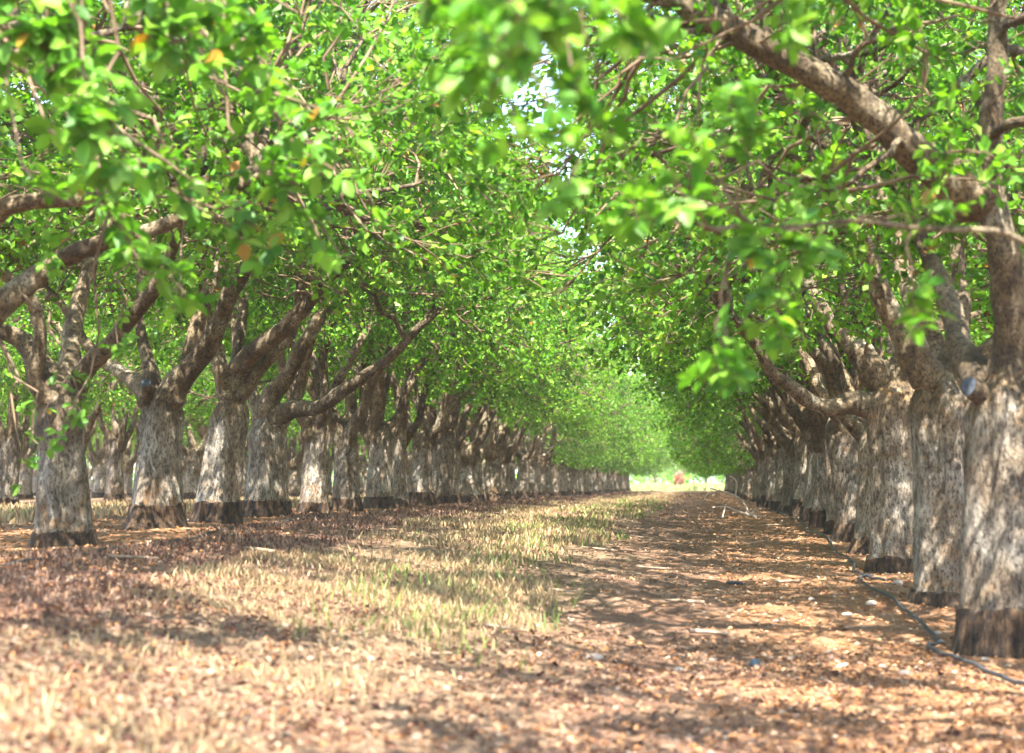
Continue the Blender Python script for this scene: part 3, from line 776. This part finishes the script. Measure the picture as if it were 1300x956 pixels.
def zone_sample(n, r, xr, yr):
    y = np.exp(r.uniform(math.log(yr[0]), math.log(yr[1]), n)); return r.uniform(xr[0], xr[1], n), y
def clods(n, xr, yr, size, pal, p, name, label, cat, seed, wfun=None, flat=.6):
    r = np.random.default_rng(seed); x, y = zone_sample(n, r, xr, yr)
    if wfun is not None:
        ok = r.random(n) < wfun(x, y); x, y = x[ok], y[ok]; n = len(x)
    s = size[0] + (size[1] - size[0]) * r.random(n) ** 3
    c = np.array(pal)[r.choice(len(pal), n, p=p)] * r.uniform(.75, 1.2, (n, 1))
    O = np.array([[1, 0, 0], [0, 1, 0], [-1, 0, 0], [0, -1, 0], [0, 0, 1], [0, 0, -.7]])
    O = O[None] * r.uniform(.55, 1.2, (n, 6, 1)) + r.normal(0, .18, (n, 6, 3))
    a = r.uniform(0, 6.28, n); ca, sa = np.cos(a)[:, None], np.sin(a)[:, None]
    X = (O[..., 0] * ca - O[..., 1] * sa) * s[:, None]; Y = (O[..., 0] * sa + O[..., 1] * ca) * s[:, None]; Z = O[..., 2] * s[:, None] * flat
    V = np.stack([X + x[:, None], Y + y[:, None], Z + (ground_z(x, y) + s * .2)[:, None]], -1).reshape(-1, 3)
    T = np.array([[0, 1, 4], [1, 2, 4], [2, 3, 4], [3, 0, 4], [1, 0, 5], [2, 1, 5], [3, 2, 5], [0, 3, 5]])
    F = (np.arange(n)[:, None, None] * 6 + T[None]).reshape(-1, 3)
    return tag(mesh_obj(name, mk_mesh(name, V, F, M_CLOD, np.repeat(c, 6, 0), False)), label, cat, kind='stuff')
ORG = [(.36, .17, .072), (.28, .12, .046), (.42, .24, .125), (.42, .31, .21), (.18, .08, .036)]
clods(29000, (-.9, 3.2), (5.5, 60), (.007, .028), ORG, [.30, .22, .24, .14, .10], 'soil_clods', 'crumbled orange clods and grit along the foot of the hose row', 'soil', 71, lambda x, y: np.clip((x + .9) / 1.6, .12, 1))
clods(15000, (-8, -4.2), (6, 70), (.008, .034), ORG, [.30, .26, .22, .10, .12], 'soil_clods', 'crumbled orange soil around the feet of the pale trunks beyond the stubble', 'soil', 72)
def litter(n, xr, yr, pal, name, label, seed, wfun=None, size=(.012, .04)):
    r = np.random.default_rng(seed); x, y = zone_sample(n, r, xr, yr)
    P = np.stack([x, y, y * 0], -1); den = vnoise(P, .8, seed) + .5 * vnoise(P, 2.3, seed)
    ok = (den + r.normal(0, .6, n)) > -.2
    if wfun is not None: ok &= r.random(n) < wfun(x, y)
    x, y = x[ok], y[ok]; n = len(x)
    B = np.stack([x, y, ground_z(x, y) + r.uniform(.004, .022, n)], -1)
    D = nrm(r.normal(size=(n, 3)) * [1, 1, .45]); Nn = nrm(r.normal(size=(n, 3)) * .7 + [0, 0, 1])
    L = r.uniform(*size, n) * 1.3 * np.clip(y / 35, 1, 3)
    V, F, C = leaflets(B - D * L[:, None] * .5, D, Nn, L, L * r.uniform(.25, .7, n), np.array(pal)[r.integers(0, len(pal), n)] * r.uniform(.7, 1.25, (n, 1)), r.uniform(-.1, .5, n), False)
    return tag(mesh_obj(name, mk_mesh(name, V, F, M_LITTER, C, False)), label, 'litter', kind='stuff')
PUR = [(.12, .05, .033), (.17, .078, .05), (.075, .034, .024), (.26, .145, .10), (.21, .11, .072), (.31, .205, .15)]
TAN = [(.27, .155, .085), (.35, .225, .135), (.18, .095, .055), (.38, .28, .19), (.32, .18, .09), (.13, .085, .06)]
litter(52000, (-5.1, -1.6), (5.5, 130), PUR, 'leaf_litter', 'purplish brown husks and dead leaves between stubble and dry grass', 81)
litter(50000, (-2.6, 2.0), (5.5, 130), TAN, 'leaf_litter', 'tan and brown dead leaf litter on the lane beside the dry grass', 82, lambda x, y: np.clip((1.9 - x) / 2.2, .1, 1))

litter(26000, (-4.2, 1.8), (4.6, 14), [tuple(v * .78 for v in q) for q in PUR + ORG[:3] + TAN[:1]], 'leaf_litter', 'coarse curled leaves and husks scattered over the bare foreground earth', 83, None, (.016, .05))
# ------------------------------------------------------------------ hoses
def hose(pts, rad, label, name='drip_hose', lift=.012):
    p = np.array([(x, y, 0) for x, y in pts], float); c = catmull(p, len(pts) * 14)
    c[:, 2] = ground_z(c[:, 0], c[:, 1]) + rad * .95 + lift + np.abs(np.sin(np.arange(len(c)) * .33)) * .012
    V, F = tubes(c[None], np.full((1, len(c)), rad), 10)
    n = len(V); caps = [np.arange(10)[::-1][None], np.arange(n - 10, n)[None]]
    me = mk_mesh(name, V, [F] + caps, M_HOSE)
    return tag(mesh_obj(name, me), label, 'hose')
hose([(2.35, 9.8), (2.05, 11.2), (1.84, 12.1), (1.70, 12.9), (1.58, 13.6), (1.72, 13.95)], .015, 'short black hose end curling out in front of the tall dark collar')
hose([(1.72, 14.2), (1.72, 15.2), (1.70, 15.9), (1.62, 17.1), (1.52, 18.6), (1.60, 19.4), (1.72, 19.6)], .015, 'black drip hose lying in front of the broad brown and grey trunk')
hose([(1.78, 18.9), (1.66, 19.6), (1.62, 20.6), (1.72, 22.0), (1.66, 24.2), (1.76, 27), (1.64, 30), (1.74, 34), (1.66, 38), (1.72, 44), (1.66, 52)], .014, 'long black drip hose following the row away from the looped end')
hose([(-5.5, 11.5), (-5.25, 13.2), (-5.15, 14.8), (-5.05, 16.2), (-4.95, 17.4), (-5.05, 19.5), (-5.2, 22), (-5.1, 25), (-5.25, 30), (-5.1, 36)], .014, 'dark grey drip hose along the pale trunk row beyond the stubble', lift=-.016)
x, y = on_ground(932, 745)
hose([(x - .07, y), (x, y + .02), (x + .08, y - .01)], .016, 'short cut off scrap of black hose lying alone on the orange soil', 'hose_scrap')

# ------------------------------------------------------------------ sticks, dead branch, stones
def stick(px, py, ln, ang, rad, label, group, seed, mat=None):
    r = np.random.default_rng(seed); x, y = on_ground(px, py)
    k = 7; s = np.linspace(-.5, .5, k) * ln
    c = np.stack([x + s * math.cos(ang) + r.normal(0, ln * .02, k), y + s * math.sin(ang) + r.normal(0, ln * .02, k), s * 0], -1)
    c[:, 2] = ground_z(c[:, 0], c[:, 1]) + rad + .012
    a = Acc(); a.add(*tubes(c[None], (rad * np.linspace(1, .5, k))[None], 6, r))
    for j in (3, 5):
        e = c[j] + np.array([math.cos(ang + .7), math.sin(ang + .7), .15]) * ln * .18 * r.uniform(.6, 1.2)
        a.add(*tubes(np.stack([c[j], (c[j] + e) / 2, e])[None], np.array([[rad * .5, rad * .4, rad * .2]]), 5, r))
    return tag(mesh_obj('stick', a.mesh('stick', mat or M_STICK)), label, 'stick', group)
SG = 'sticks lying on the litter'
for i, (px, py, ln, an) in enumerate([(812, 684, .45, .05), (640, 802, .32, .2), (868, 768, .35, 2.8), (705, 752, .4, .1), (830, 724, .42, .35), (1000, 742, .3, 2.6), (960, 690, .35, .5), (760, 700, .4, 2.9), (900, 808, .3, .3), (560, 835, .25, 1.2), (170, 712, .4, .1), (330, 702, .35, 2.7), (1090, 800, .22, .4), (985, 668, .5, 2.9)]):
    stick(px, py, ln, an, .011 + .004 * (i % 3), 'weathered brown stick lying on the orchard floor litter', SG, 200 + i)
def dead_branch():
    x, y = 0.62, 38.0; z = gz(x, y)
    lines = [([(.55, .1, .03), (.35, 0, .06), (.22, 0, .30), (.05, -.05, .45), (-.25, -.05, .55), (-.45, -.1, .60)], .018),
             ([(.05, -.05, .45), (.08, -.08, .68), (.02, -.1, .80), (-.06, -.1, .84)], .011), ([(.35, 0, .06), (.05, -.15, .16), (-.15, -.2, .24), (-.4, -.2, .22)], .013),
             ([(.35, 0, .06), (.45, .05, .18), (.52, .05, .10)], .010), ([(-.25, -.05, .55), (-.5, 0, .48), (-.55, 0, .36)], .010), ([(-.15, -.2, .24), (-.2, -.25, .05), (-.22, -.25, .0)], .01)]
    a = Acc()
    for p, rad in lines:
        c = catmull(p, 14) + [x, y, z]; a.add(*tubes(c[None], (rad * 1.5 * np.linspace(1.2, .5, 14))[None], 7))
    tag(mesh_obj('dead_branch', a.mesh('dead_branch', M_DEAD)), 'pale bare dead branch arching up from the ground beside the hose row', 'branch')
dead_branch()
def stone_mesh(seed):
    import bmesh
    bm = bmesh.new(); bmesh.ops.create_icosphere(bm, subdivisions=2, radius=1)
    for v in bm.verts:
        v.co *= 1 + .28 * noise.noise(v.co * 1.3 + Vector((seed * 5, 0, 0))) + .1 * noise.noise(v.co * 3 + Vector((0, seed * 3, 0)))
        v.co.z *= .6
    me = bpy.data.meshes.new('stone'); bm.to_mesh(me); bm.free(); me.materials.append(M_STONE)
    me.polygons.foreach_set('use_smooth', np.full(len(me.polygons), True)); return me
ST = [stone_mesh(s) for s in range(5)]
rs = np.random.default_rng(9)
stones = [(1068, 848, 8), (1148, 857, 9), (1052, 830, 5), (1005, 838, 7), (1120, 849, 7), (1250, 838, 6), (1275, 830, 8), (755, 838, 12), (470, 840, 8), (90, 738, 6), (130, 745, 5), (30, 735, 7), (95, 760, 5), (1106, 768, 10), (1075, 782, 8), (1190, 806, 7), (1140, 742, 9), (1122, 725, 6), (1030, 762, 6), (905, 840, 7), (862, 852, 8), (1180, 846, 6), (985, 790, 6), (1210, 855, 7)]
for i, (px, py, s) in enumerate(stones):
    x, y = on_ground(px, py); o = mesh_obj('stone', ST[i % 5]); k = s * y / F_PX * .75
    o.location = (x, y, gz(x, y) + k * .25); o.scale = (k * rs.uniform(.9, 1.3), k, k * rs.uniform(.8, 1.1)); o.rotation_euler = (0, 0, rs.uniform(0, 6.28))
    tag(o, 'pale rounded stone lying loose on the orange soil and litter', 'stone', 'pale stones on the soil')
x, y = on_ground(958, 848)
sb = bpy.data.objects.new('blue_stone', ST[2].copy()); link(sb); sb.data.materials.clear(); sb.data.materials.append(mat_plain('blue_stone', (.04, .075, .09), (.09, .13, .15), 20, .6, .3))
sb.location = (x, y, gz(x, y) + .03); sb.scale = (.034, .034, .062)
tag(sb, 'small blue green stone standing on the orange soil', 'stone')

# ------------------------------------------------------------------ far end: reddish shrub in the meadow
def shrub(x, y, h, w, pal, name, label, seed, n=2600, ls=(.10, .2)):
    r = np.random.default_rng(seed); t = empty(name, (x, y, gz(x, y)))
    tag(t, label, 'shrub')
    tips = envelope(140, r, w, w * .8, h * .58, h * .45, .15 * h, .6)
    C = bez(np.tile([0, 0, 0.], (140, 1)), np.tile([0, 0, 1.], (140, 1)), tips, 6, r, .05)
    V, F = tubes(C, np.tile(np.linspace(.035, .008, 6), (140, 1)), 4, r); mesh_obj('stems', mk_mesh('stems', V, F, M_TWIG), t)['kind'] = 'stuff'
    P = tips[r.integers(0, 140, n)] + r.normal(0, .13 * w, (n, 3))
    P[:, 2] = np.maximum(P[:, 2], .02)
    L = r.uniform(*ls, n)
    V, F, c = leaflets(P, rand_unit(n, r), nrm(r.normal(size=(n, 3)) + [0, 0, 1]), L, L * .5, np.array(pal)[r.integers(0, len(pal), n)] * r.uniform(.8, 1.2, (n, 1)), r.uniform(0, .3, n), False)
    mesh_obj('crown', mk_mesh('crown', V, F, M_LEAF, c, False), t)['kind'] = 'stuff'
RED = [(.40, .19, .16), (.46, .27, .23), (.30, .11, .10), (.48, .34, .29)]
yy = 168.0
shrub(float(ray(862, 616)[0]) * yy, yy, 1.45, .42, RED, 'red_shrub', 'reddish shrub standing alone in the pale meadow at the end of the alley', 301)
YEL = [(.36, .38, .15), (.42, .40, .19), (.29, .34, .11)]
blades(12000, lambda r, y: (r.uniform(-9, 9, len(y)) - 2, np.ones(len(y))), (157, 185), (.25, .6), lambda r, B, n: np.array(YEL)[r.integers(0, 3, n)] * r.uniform(.8, 1.2, (n, 1)), 'tall_grass', 'tall pale yellow green meadow grass at the far end of the alley', 302, .012, .3)
def thicket():
    r = np.random.default_rng(400); n = 42000
    t = r.random(n); x = -150 + 230 * t; y = 205 + 95 * t + 14 * np.sin(t * 17) + r.normal(0, 5, n)
    top = 3.2 + 1.2 * np.sin(x * .31) + .8 * np.sin(x * .83 + 1); z = ground_z(x, y) + top * r.random(n) ** .8
    L = r.uniform(.3, .6, n)
    V, F, c = leaflets(np.stack([x, y, z], -1), rand_unit(n, r), nrm(r.normal(size=(n, 3)) + [0, -.4, .6]), L, L * .6, leaf_cols(n, r), r.uniform(0, .3, n), False)
    tag(mesh_obj('far_thicket', mk_mesh('far_thicket', V, F, M_LEAF, c, False)), 'long distant green thicket closing the view behind the orchard rows', 'thicket', kind='stuff')
thicket()
# ------------------------------------------------------------------ dusty summer air
def haze(dens):
    V = np.array([(x, y, z) for z in (-1.6, 14.0) for y in (-2600, 3200) for x in (-2600, 2600)], float)
    F = np.array([(0, 2, 3, 1), (4, 5, 7, 6), (0, 1, 5, 4), (2, 6, 7, 3), (0, 4, 6, 2), (1, 3, 7, 5)])
    m = bpy.data.materials.new('haze'); m.use_nodes = True; nt = m.node_tree; nt.nodes.clear()
    v = nt.nodes.new('ShaderNodeVolumePrincipled'); o = nt.nodes.new('ShaderNodeOutputMaterial')
    v.inputs['Color'].default_value = (.97, .98, .95, 1); v.inputs['Density'].default_value = dens; v.inputs['Anisotropy'].default_value = .0
    nt.links.new(v.outputs[0], o.inputs['Volume'])
    tag(mesh_obj('haze', mk_mesh('haze', V, F, m, smooth=False)), 'thin dusty air filling the orchard alley', 'haze', kind='stuff')
haze(.0004)
